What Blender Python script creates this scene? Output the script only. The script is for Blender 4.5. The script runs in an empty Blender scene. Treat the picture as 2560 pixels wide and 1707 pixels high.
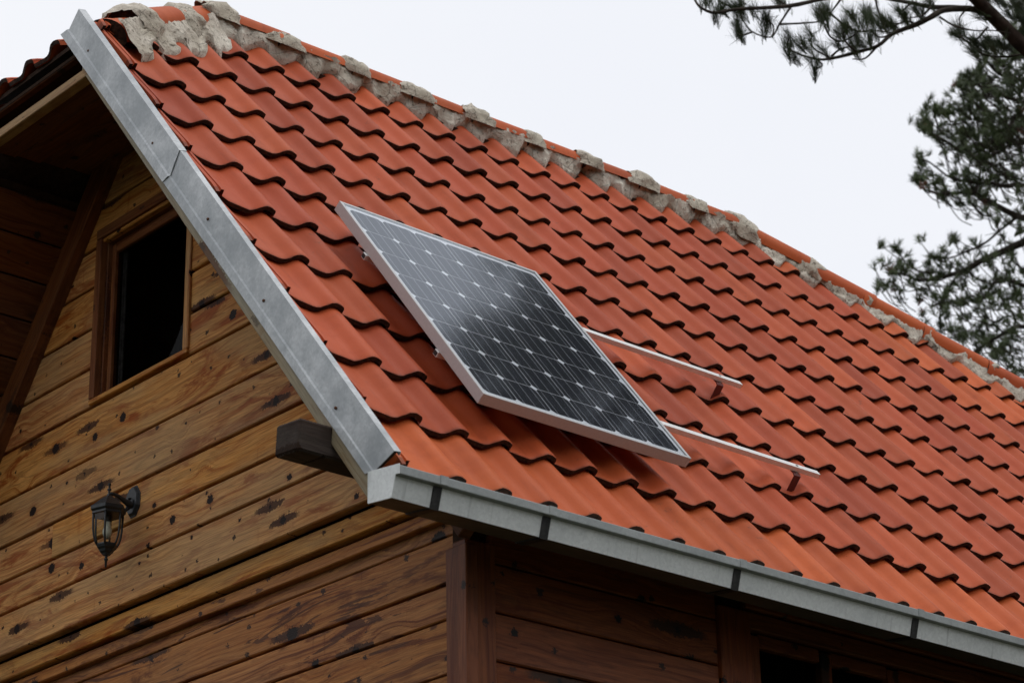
import bpy, bmesh, math, random
from mathutils import Vector, Matrix, noise
random.seed(7)
sc = bpy.context.scene
col = sc.collection
ZO = 4.3                                   # height of the eave tile line above the ground
TH = math.radians(52.132); CT, ST = math.cos(TH), math.sin(TH)
G, W = 0.34504, 0.2                         # tile gauge and cover width
YR = 2.31                                   # ridge line, Y
SAP = YR / CT                               # slope length eave -> ridge

# ------------------------------------------------------------------ camera
CR = ((0.74911687, -0.66211746, -0.02060069), (0.24804765, 0.30920449, -0.91807676), (0.61424448, 0.68263684, 0.39586698))
CAM = Vector((-4.56387848, -5.5313656, -2.67796336 + ZO)); FPX = FPX0 = 6046.0
cd = bpy.data.cameras.new('camera'); cam = bpy.data.objects.new('camera', cd); col.objects.link(cam)
cd.sensor_width = 36.0; cd.lens = FPX * 36.0 / 2560.0; cd.clip_end = 3000; cd.clip_start = 0.05
r, d, f = map(Vector, CR)
cam.matrix_world = Matrix((( r.x, -d.x, -f.x, CAM.x), (r.y, -d.y, -f.y, CAM.y), (r.z, -d.z, -f.z, CAM.z), (0, 0, 0, 1)))
cd.dof.use_dof = True; cd.dof.focus_distance = 9.6; cd.dof.aperture_fstop = 5.6
sc.camera = cam

# ------------------------------------------------------------------ world, sun, exposure
w = bpy.data.worlds.new('World'); sc.world = w; w.use_nodes = True
nt = w.node_tree; nt.nodes.clear()
o_ = nt.nodes.new('ShaderNodeOutputWorld'); bg = nt.nodes.new('ShaderNodeBackground'); bg.inputs[1].default_value = 0.1
sky = nt.nodes.new('ShaderNodeTexSky'); sky.sky_type = 'NISHITA'; sky.sun_disc = False
SUN_EL, SUN_AZ = math.radians(68), math.radians(155)
sky.sun_elevation = SUN_EL; sky.sun_rotation = SUN_AZ
tc = nt.nodes.new('ShaderNodeTexCoord'); nz = nt.nodes.new('ShaderNodeTexNoise'); nz.inputs['Scale'].default_value = 2.2; nz.inputs['Detail'].default_value = 5
rp = nt.nodes.new('ShaderNodeValToRGB'); rp.color_ramp.elements[0].position = .3; rp.color_ramp.elements[1].position = .7
rp.color_ramp.elements[0].color = (0.890, 0.910, 0.965, 1); rp.color_ramp.elements[1].color = (0.945, 0.957, 0.99, 1)
ml = nt.nodes.new('ShaderNodeVectorMath'); ml.operation = 'SCALE'; ml.inputs['Scale'].default_value = 10.2
mx = nt.nodes.new('ShaderNodeMix'); mx.data_type = 'RGBA'; mx.inputs[0].default_value = 0.96
L = nt.links.new
L(tc.outputs['Generated'], nz.inputs['Vector']); L(nz.outputs['Fac'], rp.inputs[0]); L(rp.outputs[0], ml.inputs[0])
L(sky.outputs[0], mx.inputs[6]); L(ml.outputs[0], mx.inputs[7]); L(mx.outputs[2], bg.inputs[0]); L(bg.outputs[0], o_.inputs[0])
sl = bpy.data.lights.new('sun', 'SUN'); sl.energy = 0.8; sl.angle = math.radians(28); sl.color = (1, .97, .93)
sun = bpy.data.objects.new('sun', sl); col.objects.link(sun); sun.location = (0, 0, 30)
sd = Vector((math.sin(SUN_AZ) * math.cos(SUN_EL), math.cos(SUN_AZ) * math.cos(SUN_EL), math.sin(SUN_EL)))
sun.rotation_euler = sd.to_track_quat('Z', 'Y').to_euler()
vs = sc.view_settings; vs.view_transform = 'Standard'; vs.look = 'None'; vs.exposure = 0; vs.gamma = 1; vs.use_curve_mapping = False
sc.cycles.max_bounces = 8; sc.cycles.transparent_max_bounces = 12

# ------------------------------------------------------------------ helpers: materials
class NT:
    def __init__(s, name):
        s.m = bpy.data.materials.new(name); s.m.use_nodes = True; s.t = s.m.node_tree; s.t.nodes.clear()
        s.out = s.t.nodes.new('ShaderNodeOutputMaterial'); s.b = s.t.nodes.new('ShaderNodeBsdfPrincipled'); s.l(s.b.outputs[0], s.out.inputs[0])
    def n(s, typ, **kw):
        x = s.t.nodes.new('ShaderNode' + typ)
        for k, v in kw.items(): setattr(x, k, v)
        return x
    def l(s, a, b): s.t.links.new(a, b)
    def put(s, sock, v):
        if isinstance(v, bpy.types.NodeSocket): s.l(v, sock)
        else: sock.default_value = v
    def math(s, op, a, b=0.0, c=0.0, clamp=False):
        x = s.n('Math', operation=op, use_clamp=clamp)
        s.put(x.inputs[0], a); s.put(x.inputs[1], b); s.put(x.inputs[2], c); return x.outputs[0]
    def vmul(s, v, sc3):
        x = s.n('VectorMath', operation='MULTIPLY'); s.put(x.inputs[0], v); x.inputs[1].default_value = sc3; return x.outputs[0]
    def vadd(s, a, b):
        x = s.n('VectorMath', operation='ADD'); s.put(x.inputs[0], a); s.put(x.inputs[1], b); return x.outputs[0]
    def noise(s, v, scale=1.0, detail=4.0, rough=.55, dist=0.0):
        x = s.n('TexNoise'); s.put(x.inputs['Vector'], v); x.inputs['Scale'].default_value = scale; x.inputs['Detail'].default_value = detail
        x.inputs['Roughness'].default_value = rough; x.inputs['Distortion'].default_value = dist; return x.outputs['Fac']
    def ss(s, v, a, b, lo=0.0, hi=1.0):
        x = s.n('MapRange', interpolation_type='SMOOTHSTEP'); s.put(x.inputs[0], v)
        x.inputs[1].default_value = a; x.inputs[2].default_value = b; x.inputs[3].default_value = lo; x.inputs[4].default_value = hi; return x.outputs[0]
    def mix(s, fac, a, b, blend='MIX'):
        x = s.n('Mix', data_type='RGBA', blend_type=blend)
        s.put(x.inputs[0], fac)
        for sk, v in ((x.inputs[6], a), (x.inputs[7], b)):
            if isinstance(v, tuple): v = (*v, 1.0) if len(v) == 3 else v
            s.put(sk, v)
        return x.outputs[2]
    def obj(s):
        return s.n('TexCoord').outputs['Object']
    def rnd(s): return s.n('ObjectInfo').outputs['Random']
    def bump(s, h, strength=.3, dist=.01):
        x = s.n('Bump'); x.inputs['Strength'].default_value = strength; x.inputs['Distance'].default_value = dist; s.put(x.inputs['Height'], h); s.l(x.outputs[0], s.b.inputs['Normal'])
    def fin(s, color, rough=.6, metal=0.0, spec=.5):
        if isinstance(color, tuple): color = (*color, 1.0)
        s.put(s.b.inputs['Base Color'], color); s.put(s.b.inputs['Roughness'], rough); s.b.inputs['Metallic'].default_value = metal
        s.b.inputs['Specular IOR Level'].default_value = spec; return s.m

def offset_coords(k, per=(41.0, 13.0, 23.0)):
    rn = k.rnd(); cx = k.n('CombineXYZ')
    for i in range(3): k.put(cx.inputs[i], k.math('MULTIPLY', rn, per[i]))
    return k.vadd(k.obj(), cx.outputs[0]), rn

def wood(name, light, mid, red, dark, knot=(4.2, 4.6), knot_amt=1.0, blotch=.5, flame=.25, rough=.6, grey=(0.2, 0.17, 0.11), grey_amt=.4, vary=.16):
    k = NT(name); v, rn = offset_coords(k)
    sv = k.vmul(v, (knot[0], 0.0, knot[1]))
    sep = k.n('SeparateXYZ'); k.l(sv, sep.inputs[0]); cb = k.n('CombineXYZ'); k.l(sep.outputs[0], cb.inputs[0]); k.l(sep.outputs[2], cb.inputs[1])
    wob = k.n('TexNoise'); k.put(wob.inputs['Vector'], k.vmul(v, (22, 22, 22))); wob.inputs['Detail'].default_value = 2
    wv = k.n('VectorMath', operation='MULTIPLY_ADD'); k.l(wob.outputs['Color'], wv.inputs[0]); wv.inputs[1].default_value = (.12, .12, 0); k.l(cb.outputs[0], wv.inputs[2])
    vo = k.n('TexVoronoi', voronoi_dimensions='2D', feature='F1'); k.l(wv.outputs[0], vo.inputs['Vector']); vo.inputs['Scale'].default_value = 1; vo.inputs['Randomness'].default_value = 1
    cs = k.n('SeparateColor'); k.l(vo.outputs['Color'], cs.inputs[0])
    exist = k.ss(cs.outputs[0], .30, .34)
    rad = k.math('MULTIPLY', k.math('MULTIPLY_ADD', k.math('POWER', cs.outputs[1], 2.0), .085, .036), exist)
    dd = vo.outputs['Distance']
    rel = k.n('VectorMath', operation='SUBTRACT'); k.l(wv.outputs[0], rel.inputs[0]); k.l(vo.outputs['Position'], rel.inputs[1])
    rs = k.n('SeparateXYZ'); k.l(rel.outputs[0], rs.inputs[0])
    q = k.math('DIVIDE', dd, k.math('ADD', rad, .002))
    kn = k.math('MULTIPLY', k.ss(q, 1.02, .82), knot_amt)
    halo = k.math('MULTIPLY', k.math('MULTIPLY', k.ss(q, 2.3, .9), knot_amt), exist)
    # resin tails along the grain on either side of a knot
    tz = k.math('MULTIPLY', k.math('ABSOLUTE', rs.outputs[1]), k.math('ADD', k.math('MULTIPLY', k.math('ABSOLUTE', rs.outputs[0]), 30.0), 9.0))
    tail = k.math('MULTIPLY', k.math('MULTIPLY', k.ss(tz, 1.05, .80), k.ss(k.math('ABSOLUTE', rs.outputs[0]), .50, .30)), k.math('MULTIPLY', k.ss(cs.outputs[2], .58, .64), exist))
    # grain lines that bend round the knots
    bend = k.math('MULTIPLY', k.ss(dd, .45, .05), k.math('MULTIPLY_ADD', cs.outputs[2], .08, -.035))
    sp = k.n('SeparateXYZ'); k.l(v, sp.inputs[0])
    zz = k.math('ADD', sp.outputs[2], bend)
    slow = k.noise(k.vmul(v, (1.3, 1, 5)), 1, 2)
    zz = k.math('MULTIPLY_ADD', slow, .10, zz)
    gc = k.n('CombineXYZ'); k.put(gc.inputs[0], k.math('MULTIPLY', sp.outputs[0], 1.1)); k.put(gc.inputs[1], k.math('MULTIPLY', sp.outputs[1], 6)); k.put(gc.inputs[2], k.math('MULTIPLY', zz, 75))
    grain = k.noise(gc.outputs[0], 1, 5, .62)
    fine = k.noise(k.vmul(v, (9, 60, 330)), 1, 3, .6)
    g1 = k.ss(grain, .34, .68)
    c = k.mix(g1, light, mid)
    c = k.mix(k.math('MULTIPLY', k.ss(grain, .55, .68), .75), c, red)
    bl = k.noise(k.vmul(v, (1.7, 3, 9)), 1, 6, .7, 1.2)
    c = k.mix(k.math('MULTIPLY', k.ss(bl, .50, .62), blotch), c, red)
    fl_ = k.noise(k.vadd(k.vmul(v, (1.6, 2, 15)), (3.1, 0, 9.4)), 1, 5, .6, 1.6)
    c = k.mix(k.math('MULTIPLY', k.ss(fl_, .60, .62), flame), c, (dark[0] * 4, dark[1] * 2, dark[2] * 1.2))
    dr = k.noise(k.vadd(k.vmul(v, (26, 2, 2.2)), (1.3, 0, 5.1)), 1, 3, .6)
    c = k.mix(k.ss(dr, .64, .74, 0, .4), c, red)
    gy = k.noise(k.vadd(k.vmul(v, (1.1, 2, 5)), (7.3, 1.1, 4.2)), 1, 5, .6)
    c = k.mix(k.math('MULTIPLY', k.ss(gy, .40, .65), grey_amt), c, grey)
    c = k.mix(k.math('MULTIPLY', halo, .3), c, red)
    c = k.mix(k.math('MULTIPLY', tail, .9), c, (dark[0] * 2.6, dark[1] * 1.7, dark[2] * 1.2))
    c = k.mix(kn, c, dark)
    pv = k.n('TexVoronoi', voronoi_dimensions='2D', feature='F1'); k.put(pv.inputs['Vector'], k.vmul(wv.outputs[0], (2.1, 2.1, 1))); pv.inputs['Scale'].default_value = 1
    ps = k.n('SeparateColor'); k.l(pv.outputs['Color'], ps.inputs[0])
    pr = k.math('MULTIPLY', k.math('MULTIPLY_ADD', ps.outputs[1], .07, .035), k.ss(ps.outputs[0], .55, .6))
    pk = k.ss(k.math('DIVIDE', pv.outputs['Distance'], k.math('ADD', pr, .001)), 1.1, .7)
    c = k.mix(k.math('MULTIPLY', pk, .9 * min(1, knot_amt)), c, tuple(x * 1.3 for x in dark))
    c = k.mix(k.ss(fine, .38, .70, 0, .38), c, dark)
    hs = k.n('HueSaturation'); k.put(hs.inputs['Value'], k.math('MULTIPLY_ADD', rn, vary, 1 - vary * .5)); k.put(hs.inputs['Saturation'], k.math('MULTIPLY_ADD', k.math('FRACT', k.math('MULTIPLY', rn, 7.7)), .10, .95)); k.put(hs.inputs['Color'], c)
    k.bump(k.math('SUBTRACT', k.math('MULTIPLY_ADD', grain, .6, fine), k.math('MULTIPLY', kn, .5)), .35, .003)
    return k.fin(hs.outputs[0], rough, 0, .14)

def m_tile(name, stained=False):
    k = NT(name); v, rn = offset_coords(k)
    oi = k.n('ObjectInfo')
    hue = k.math('FRACT', k.math('MULTIPLY', rn, 13.7))
    c = k.mix(hue, (0.39, 0.064, 0.022), (0.475, 0.090, 0.027))
    cs = k.n('SeparateColor'); k.l(oi.outputs['Color'], cs.inputs[0])
    c = k.mix(cs.outputs[0], c, (0.57, 0.120, 0.028))                      # newer, more orange tiles
    n1 = k.noise(v, 7, 4, .6)
    c = k.mix(k.ss(n1, .42, .75, 0, .35), c, (0.31, 0.052, 0.020))
    n2 = k.noise(k.vmul(v, (60, 14, 60)), 1, 4, .65)
    c = k.mix(k.ss(n2, .5, .8, 0, .22), c, (0.47, 0.115, 0.05))
    n3 = k.noise(v, 240, 2, .5)
    c = k.mix(k.ss(n3, .66, .76, 0, .35), c, (0.16, 0.05, 0.03))
    n5 = k.noise(v, 26, 5, .7); n6 = k.noise(v, 3.0, 2)
    c = k.mix(k.math('MULTIPLY', k.ss(n5, .60, .70, 0, .55), k.ss(n6, .48, .62)), c, (0.17, 0.055, 0.03))
    sx = k.noise(k.vmul(v, (34, 3.0, 1)), 1, 3)
    c = k.mix(k.ss(sx, .55, .75, 0, .30), c, (0.27, 0.05, 0.02))
    if stained:
        sp = k.n('SeparateXYZ'); k.l(k.obj(), sp.inputs[0])
        d1 = k.math('MULTIPLY_ADD', k.noise(v, 45, 3), .02, sp.outputs[1])  # algae band along the dripping edge
        c = k.mix(k.ss(d1, .021, .007, 0, .6), c, (0.09, 0.028, 0.014))
    hs = k.n('HueSaturation'); k.put(hs.inputs['Value'], k.math('MULTIPLY_ADD', rn, .27, .85)); k.put(hs.inputs['Color'], c)
    k.bump(k.math('ADD', n3, k.math('MULTIPLY', n1, 2.0)), .12, .004)
    return k.fin(hs.outputs[0], k.math('MULTIPLY_ADD', n1, .22, .46), 0, .20)

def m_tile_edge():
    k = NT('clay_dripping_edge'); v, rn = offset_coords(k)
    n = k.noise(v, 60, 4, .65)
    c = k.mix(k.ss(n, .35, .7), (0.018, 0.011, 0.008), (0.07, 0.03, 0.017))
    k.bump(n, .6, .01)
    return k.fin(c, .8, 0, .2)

def m_mortar():
    k = NT('ridge_mortar'); v = k.obj()
    n1 = k.noise(v, 9, 6, .65); n2 = k.noise(v, 45, 5, .7); n3 = k.noise(v, 3.2, 3)
    c = k.mix(k.ss(n1, .3, .7), (0.50, 0.44, 0.36), (0.80, 0.735, 0.63))
    c = k.mix(k.ss(n3, .45, .7, 0, .5), c, (0.36, 0.31, 0.22))
    c = k.mix(k.ss(n2, .55, .66, 0, .85), c, (0.11, 0.088, 0.062))
    vo = k.n('TexVoronoi', feature='DISTANCE_TO_EDGE'); k.put(vo.inputs['Vector'], k.vadd(v, k.vmul(k.n('TexNoise').outputs['Color'], (.05, .05, .05)))); vo.inputs['Scale'].default_value = 9
    cr = k.ss(vo.outputs['Distance'], .03, .0, 0, .55)
    c = k.mix(k.math('MULTIPLY', cr, k.ss(n3, .4, .55)), c, (0.06, 0.05, 0.04))
    k.bump(k.math('ADD', n2, k.math('MULTIPLY', n1, 2.0)), .9, .012)
    return k.fin(c, .95, 0, .15)

def m_galv(name, a, b, streak=False, metal=.2):
    k = NT(name); v, rn = offset_coords(k)
    n1 = k.noise(v, 5, 5, .65); vo = k.n('TexVoronoi'); k.put(vo.inputs['Vector'], k.vadd(v, k.vmul(v, (.3, .3, .3)))); vo.inputs['Scale'].default_value = 85
    sc_ = k.n('SeparateColor'); k.l(vo.outputs['Color'], sc_.inputs[0])
    c = k.mix(k.ss(n1, .3, .7), a, b)
    c = k.mix(k.math('MULTIPLY', sc_.outputs[0], .28), c, tuple(x * .62 for x in a))
    n2 = k.noise(v, 17, 5, .7)
    c = k.mix(k.ss(n2, .56, .75, 0, .3), c, tuple(x * .55 for x in a))
    if streak:
        n4 = k.noise(k.vmul(v, (30, 4, 2.0)), 1, 3)
        c = k.mix(k.ss(n4, .58, .74, 0, .38), c, (0.22, 0.23, 0.215))
    k.bump(n1, .15, .01)
    return k.fin(c, k.math('MULTIPLY_ADD', n2, .25, .38), metal, .5)

def plain(name, c, rough=.5, metal=0.0, spec=.5, scale=40, var=.3):
    k = NT(name); n = k.noise(k.obj(), scale, 4, .6)
    cc = k.mix(k.ss(n, .3, .7), tuple(x * (1 - var) for x in c), tuple(min(1, x * (1 + var)) for x in c))
    return k.fin(cc, rough, metal, spec)

M = {}
M['tile'] = m_tile('fired_clay', True); M['edge'] = m_tile_edge(); M['mortar'] = m_mortar(); M['cap'] = m_tile('fired_clay_ridge')
M['galv'] = m_galv('galvanised_sheet', (0.35, 0.375, 0.39), (0.64, 0.66, 0.67)); M['gutter'] = m_galv('gutter_zinc', (0.76, 0.785, 0.77), (0.87, 0.89, 0.87), True)
M['bead'] = m_galv('gutter_bead_zinc', (0.28, 0.30, 0.295), (0.38, 0.40, 0.39)); M['under'] = m_galv('gutter_underside_shade', (0.085, 0.075, 0.06), (0.14, 0.13, 0.11))  # bottom face: shade put into the colour, a darker copy of the gutter zinc
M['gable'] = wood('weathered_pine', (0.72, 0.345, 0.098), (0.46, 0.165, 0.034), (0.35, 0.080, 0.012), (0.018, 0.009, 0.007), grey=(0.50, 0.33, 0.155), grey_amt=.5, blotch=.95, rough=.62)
M['lower'] = wood('varnished_pine', (0.52, 0.215, 0.06), (0.34, 0.11, 0.026), (0.13, 0.028, 0.008), (0.022, 0.014, 0.012), knot=(3.0, 3.9), knot_amt=1, blotch=.8, flame=.85, rough=.5, grey_amt=.2, grey=(.3, .19, .1))
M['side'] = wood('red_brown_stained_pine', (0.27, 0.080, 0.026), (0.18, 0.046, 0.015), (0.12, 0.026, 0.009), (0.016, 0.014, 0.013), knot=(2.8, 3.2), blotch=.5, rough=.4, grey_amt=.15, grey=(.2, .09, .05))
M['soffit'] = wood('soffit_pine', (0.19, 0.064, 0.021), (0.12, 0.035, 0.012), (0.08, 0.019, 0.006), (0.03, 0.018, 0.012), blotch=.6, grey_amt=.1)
M['trim'] = wood('window_trim_pine', (0.24, 0.085, 0.028), (0.16, 0.048, 0.015), (0.11, 0.028, 0.009), (0.03, 0.016, 0.012), knot=(2.0, 9), blotch=.5, grey_amt=.12)
M['barge'] = wood('grey_weathered_board', (0.38, 0.31, 0.205), (0.30, 0.24, 0.15), (0.25, 0.15, 0.07), (0.05, 0.035, 0.024), knot=(1.4, 4), knot_amt=.7, blotch=.35, grey=(.30, .28, .215), grey_amt=.7)
M['fascia'] = wood('pale_batten', (0.46, 0.30, 0.15), (0.38, 0.225, 0.10), (0.3, 0.14, 0.05), (0.06, 0.035, 0.02), knot=(2.4, 9), blotch=.25, grey_amt=.2)
M['beam'] = wood('charred_dark_beam', (0.055, 0.042, 0.033), (0.035, 0.026, 0.021), (0.04, 0.02, 0.014), (0.012, 0.01, 0.009), blotch=.4, grey=(.17, .14, .13), grey_amt=.5, rough=.85)
M['darkwood'] = plain('dark_backing', (0.035, 0.018, 0.01), .9, 0, .1)
M['deck'] = plain('roof_underlay', (0.05, 0.03, 0.022), .9, 0, .1)
M['alu'] = plain('anodised_aluminium', (0.50, 0.50, 0.50), .36, .15, .5, 90, .04)
M['rail'] = plain('rail_aluminium', (0.88, 0.87, 0.85), .36, .3, .5, 60, .04)
M['hook'] = plain('red_painted_steel', (0.13, 0.022, 0.016), .5, .1, .4, 50, .25)
M['steel'] = plain('bolt_steel', (0.35, 0.34, 0.33), .4, .8)
M['strap'] = plain('dark_bracket_steel', (0.035, 0.034, 0.033), .55, .3, .4, 40, .4)
M['rust'] = plain('rusty_nail', (0.12, 0.045, 0.018), .8, .2)
M['iron'] = plain('black_cast_iron', (0.020, 0.022, 0.025), .42, .1, .5, 60, .3)
M['back'] = plain('white_backsheet', (0.80, 0.81, 0.82), .5, 0, .3, 30, .02)
M['cell'] = plain('mono_silicon', (0.011, 0.012, 0.018), .5, 0, .03, 25, .25)
M['bus'] = plain('silver_busbar', (0.50, 0.51, 0.53), .5, 0, .1, 30, .03)
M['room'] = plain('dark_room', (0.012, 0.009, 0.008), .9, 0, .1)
M['bulb'] = plain('bulb_glass_white', (0.55, 0.54, 0.48), .25)
M['bark'] = plain('pine_bark', (0.040, 0.026, 0.020), .9, 0, .15, 12, .5)
M['twig'] = plain('pine_twig', (0.045, 0.036, 0.028), .9, 0, .15, 30, .4)

def m_glass(name, base, tint=(1, 1, 1), rough=.02, ior=1.5, refl=(1, 1, 1)):
    k = NT(name); k.t.nodes.remove(k.b)
    fr = k.n('Fresnel'); fr.inputs['IOR'].default_value = ior
    tr = k.n('BsdfTransparent'); tr.inputs[0].default_value = (*tint, 1); gl = k.n('BsdfGlossy'); gl.inputs['Roughness'].default_value = rough; gl.inputs['Color'].default_value = (*refl, 1)
    ms = k.n('MixShader'); k.put(ms.inputs[0], k.math('MULTIPLY', fr.outputs[0], k.math('MULTIPLY_ADD', k.n('NewGeometry').outputs['Backfacing'], -base, base))); k.l(tr.outputs[0], ms.inputs[1]); k.l(gl.outputs[0], ms.inputs[2]); k.l(ms.outputs[0], k.out.inputs[0])
    return k.m
M['pglass'] = m_glass('panel_glass', 1.1, (.94, .95, .96), .085, 1.5, (.86, .92, 1))
M['wglass'] = m_glass('window_glass', .12, (.6, .6, .6), .01)
M['lglass'] = m_glass('lantern_glass', .6, (.86, .88, .84), .05)

def m_needles(name, a, b):
    k = NT(name); n = k.noise(k.obj(), 1.6, 4, .6); n2 = k.noise(k.obj(), 11, 2)
    c = k.mix(k.ss(n, .35, .65), a, b); c = k.mix(k.ss(n2, .45, .75, 0, .5), c, (0.09, 0.085, 0.04))
    return k.fin(c, .55, 0, .3)
M['needle'] = m_needles('pine_needles', (0.032, 0.048, 0.020), (0.060, 0.085, 0.036))
M['needle2'] = m_needles('far_pine_needles', (0.056, 0.080, 0.031), (0.118, 0.160, 0.064))
M['dead'] = m_needles('dead_needles', (0.16, 0.055, 0.03), (0.22, 0.085, 0.05))
def m_ground():
    k = NT('forest_floor'); v = k.obj(); n = k.noise(v, .35, 6, .65); n2 = k.noise(v, 6, 5)
    c = k.mix(k.ss(n, .35, .65), (0.045, 0.04, 0.026), (0.034, 0.048, 0.018)); c = k.mix(k.ss(n2, .4, .7, 0, .6), c, (0.065, 0.05, 0.032))
    return k.fin(c, .95, 0, .1)
M['ground'] = m_ground()

# ------------------------------------------------------------------ helpers: meshes and objects
WM = {}
class MB:
    def __init__(s): s.v = []; s.f = []; s.m = []
    def add(s, vs_, fs, mi=0):
        b = len(s.v); s.v += [tuple(x) for x in vs_]
        for q in fs: s.f.append(tuple(b + i for i in q)); s.m.append(mi)
    def box(s, lo, hi, mi=0):
        (a, b, c), (d_, e, f_) = lo, hi
        s.add([(a, b, c), (d_, b, c), (d_, e, c), (a, e, c), (a, b, f_), (d_, b, f_), (d_, e, f_), (a, e, f_)],
              [(0, 3, 2, 1), (4, 5, 6, 7), (0, 1, 5, 4), (1, 2, 6, 5), (2, 3, 7, 6), (3, 0, 4, 7)], mi)
    def prism(s, poly0, poly1, mi=0):
        n = len(poly0); s.add(list(poly0) + list(poly1), [tuple(range(n))[::-1], tuple(range(n, 2 * n))] + [(i, (i + 1) % n, n + (i + 1) % n, n + i) for i in range(n)], mi)
    def tube(s, pts, rads, n=7, mi=0, cap=True):
        pts = [Vector(p) for p in pts]; rings = []; up = Vector((.13, .21, .97))
        for i, p in enumerate(pts):
            t = (pts[min(i + 1, len(pts) - 1)] - pts[max(i - 1, 0)]).normalized()
            a = t.cross(up)
            a = a.normalized() if a.length > 1e-4 else Vector((1, 0, 0)); b = t.cross(a)
            rings.append([p + (a * math.cos(2 * math.pi * j / n) + b * math.sin(2 * math.pi * j / n)) * rads[i] for j in range(n)])
        vs_ = [q for rg in rings for q in rg]; fs = []
        for i in range(len(pts) - 1):
            for j in range(n): fs.append((i * n + j, i * n + (j + 1) % n, (i + 1) * n + (j + 1) % n, (i + 1) * n + j))
        if cap: fs += [tuple(range(n))[::-1], tuple(range((len(pts) - 1) * n, len(pts) * n))]
        s.add(vs_, fs, mi)
    def lathe(s, prof, n=16, mi=0, rot=0.0, cx=0, cy=0):
        vs_ = []; fs = []
        for r_, z in prof:
            for j in range(n):
                a = 2 * math.pi * j / n + rot; vs_.append((cx + r_ * math.cos(a), cy + r_ * math.sin(a), z))
        for i in range(len(prof) - 1):
            for j in range(n): fs.append((i * n + j, i * n + (j + 1) % n, (i + 1) * n + (j + 1) % n, (i + 1) * n + j))
        fs += [tuple(range(n))[::-1], tuple(range((len(prof) - 1) * n, len(prof) * n))]
        s.add(vs_, fs, mi)
    def mesh(s, name, mats, smooth=False, bevel=0.0):
        me = bpy.data.meshes.new(name); me.from_pydata(s.v, [], s.f)
        for m_ in (mats if isinstance(mats, list) else [mats]): me.materials.append(m_)
        me.polygons.foreach_set('material_index', s.m)
        bm = bmesh.new(); bm.from_mesh(me); bmesh.ops.recalc_face_normals(bm, faces=bm.faces)
        if bevel: bmesh.ops.bevel(bm, geom=[e for e in bm.edges if len(e.link_faces) == 2 and e.calc_face_angle(0) > .6], offset=bevel, segments=1, affect='EDGES', clamp_overlap=True)
        bm.to_mesh(me); bm.free()
        if smooth: me.polygons.foreach_set('use_smooth', [True] * len(me.polygons))
        return me

def put(name, data, parent=None, mat=None, **props):
    """link an object whose world matrix is mat (ground at z = 0), keep its parent's own transform"""
    o = bpy.data.objects.new(name, data); col.objects.link(o)
    mat = mat if mat is not None else Matrix.Translation((0, 0, ZO)); WM[o] = mat
    if parent is not None:
        o.parent = parent; o.matrix_basis = WM[parent].inverted() @ mat
    else: o.matrix_basis = mat
    for k_, v_ in props.items(): o[k_] = v_
    return o
def thing(name, loc, label, cat, group=None):
    o = put(name, None, None, Matrix.Translation(loc)); o['label'] = label; o['category'] = cat; o.empty_display_size = .1
    if group: o['group'] = group
    return o
T0 = Matrix.Translation((0, 0, ZO))
ROOF = T0 @ Matrix(((1, 0, 0, 0), (0, CT, -ST, 0), (0, ST, CT, 0), (0, 0, 0, 1)))        # (x, s, h) on the slope
def at(M_, x, y, z): return M_ @ Matrix.Translation((x, y, z))
def slope(x, s, h=0.0): return Vector((x, s * CT - h * ST, s * ST + h * CT))
def ray(u, v): return (r * ((u - 1280) / FPX0) + d * ((v - 853.5) / FPX0) + f)
def smooth_by_angle(me, ang=math.radians(40)):
    me.polygons.foreach_set('use_smooth', [True] * len(me.polygons)); me.set_sharp_from_angle(angle=ang)

# ================================================================== THE GROUND
mb = MB(); mb.add([(-400, -400, 0), (400, -400, 0), (400, 400, 0), (-400, 400, 0)], [(0, 1, 2, 3)])
put('ground', mb.mesh('ground', M['ground']), None, Matrix.Identity(4), kind='structure')

# ================================================================== PINE WOOD ROUND THE CLEARING, UNSEEN, ADDED TO BLOCK LOW SKY LIGHT
rw = random.Random(77); wm = MB()
for i in range(110):
    a = rw.uniform(0, 2 * math.pi); rad = rw.uniform(21, 36); bx_, by_ = 2 + rad * math.cos(a), 2 + rad * math.sin(a); H = rw.uniform(9.5, 12.5) * (.8 + rad / 140)
    wm.tube([(bx_, by_, -.1), (bx_ + .1, by_, H * .5), (bx_, by_ + .1, H)], [.2, .13, .04], 5, 1)
    for _ in range(150):
        z = H * (.18 + .84 * math.sqrt(rw.random())); rr_ = (1 - (z / H) ** 3 * .75) * 2.6 * math.sqrt(rw.random()); b_ = rw.uniform(0, 6.283)
        c_ = Vector((bx_ + rr_ * math.cos(b_), by_ + rr_ * math.sin(b_), z)); e1 = Vector((rw.gauss(0, 1), rw.gauss(0, 1), rw.gauss(0, .5))).normalized() * rw.uniform(.35, .75)
        e2 = e1.cross(Vector((rw.gauss(0, 1), rw.gauss(0, 1), rw.gauss(0, 1)))).normalized() * rw.uniform(.2, .45)
        wm.add([c_ - e1, c_ - e2, c_ + e1, c_ + e2], [(0, 1, 2, 3)], 0)
me_w = bpy.data.meshes.new('shading_pine_wood'); me_w.from_pydata(wm.v, [], wm.f); me_w.materials.append(M['needle']); me_w.materials.append(M['bark']); me_w.polygons.foreach_set('material_index', wm.m)
put('shading_pine_wood', me_w, None, Matrix.Identity(4), kind='stuff')

# ================================================================== THE HOUSE
XW = 0.43                                   # outer face of the gable wall
house = thing('wooden_house', (3.0, YR, 0), 'knotty pine timber house with steep red clay tiled roof and grey metal verge', 'house')

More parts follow.
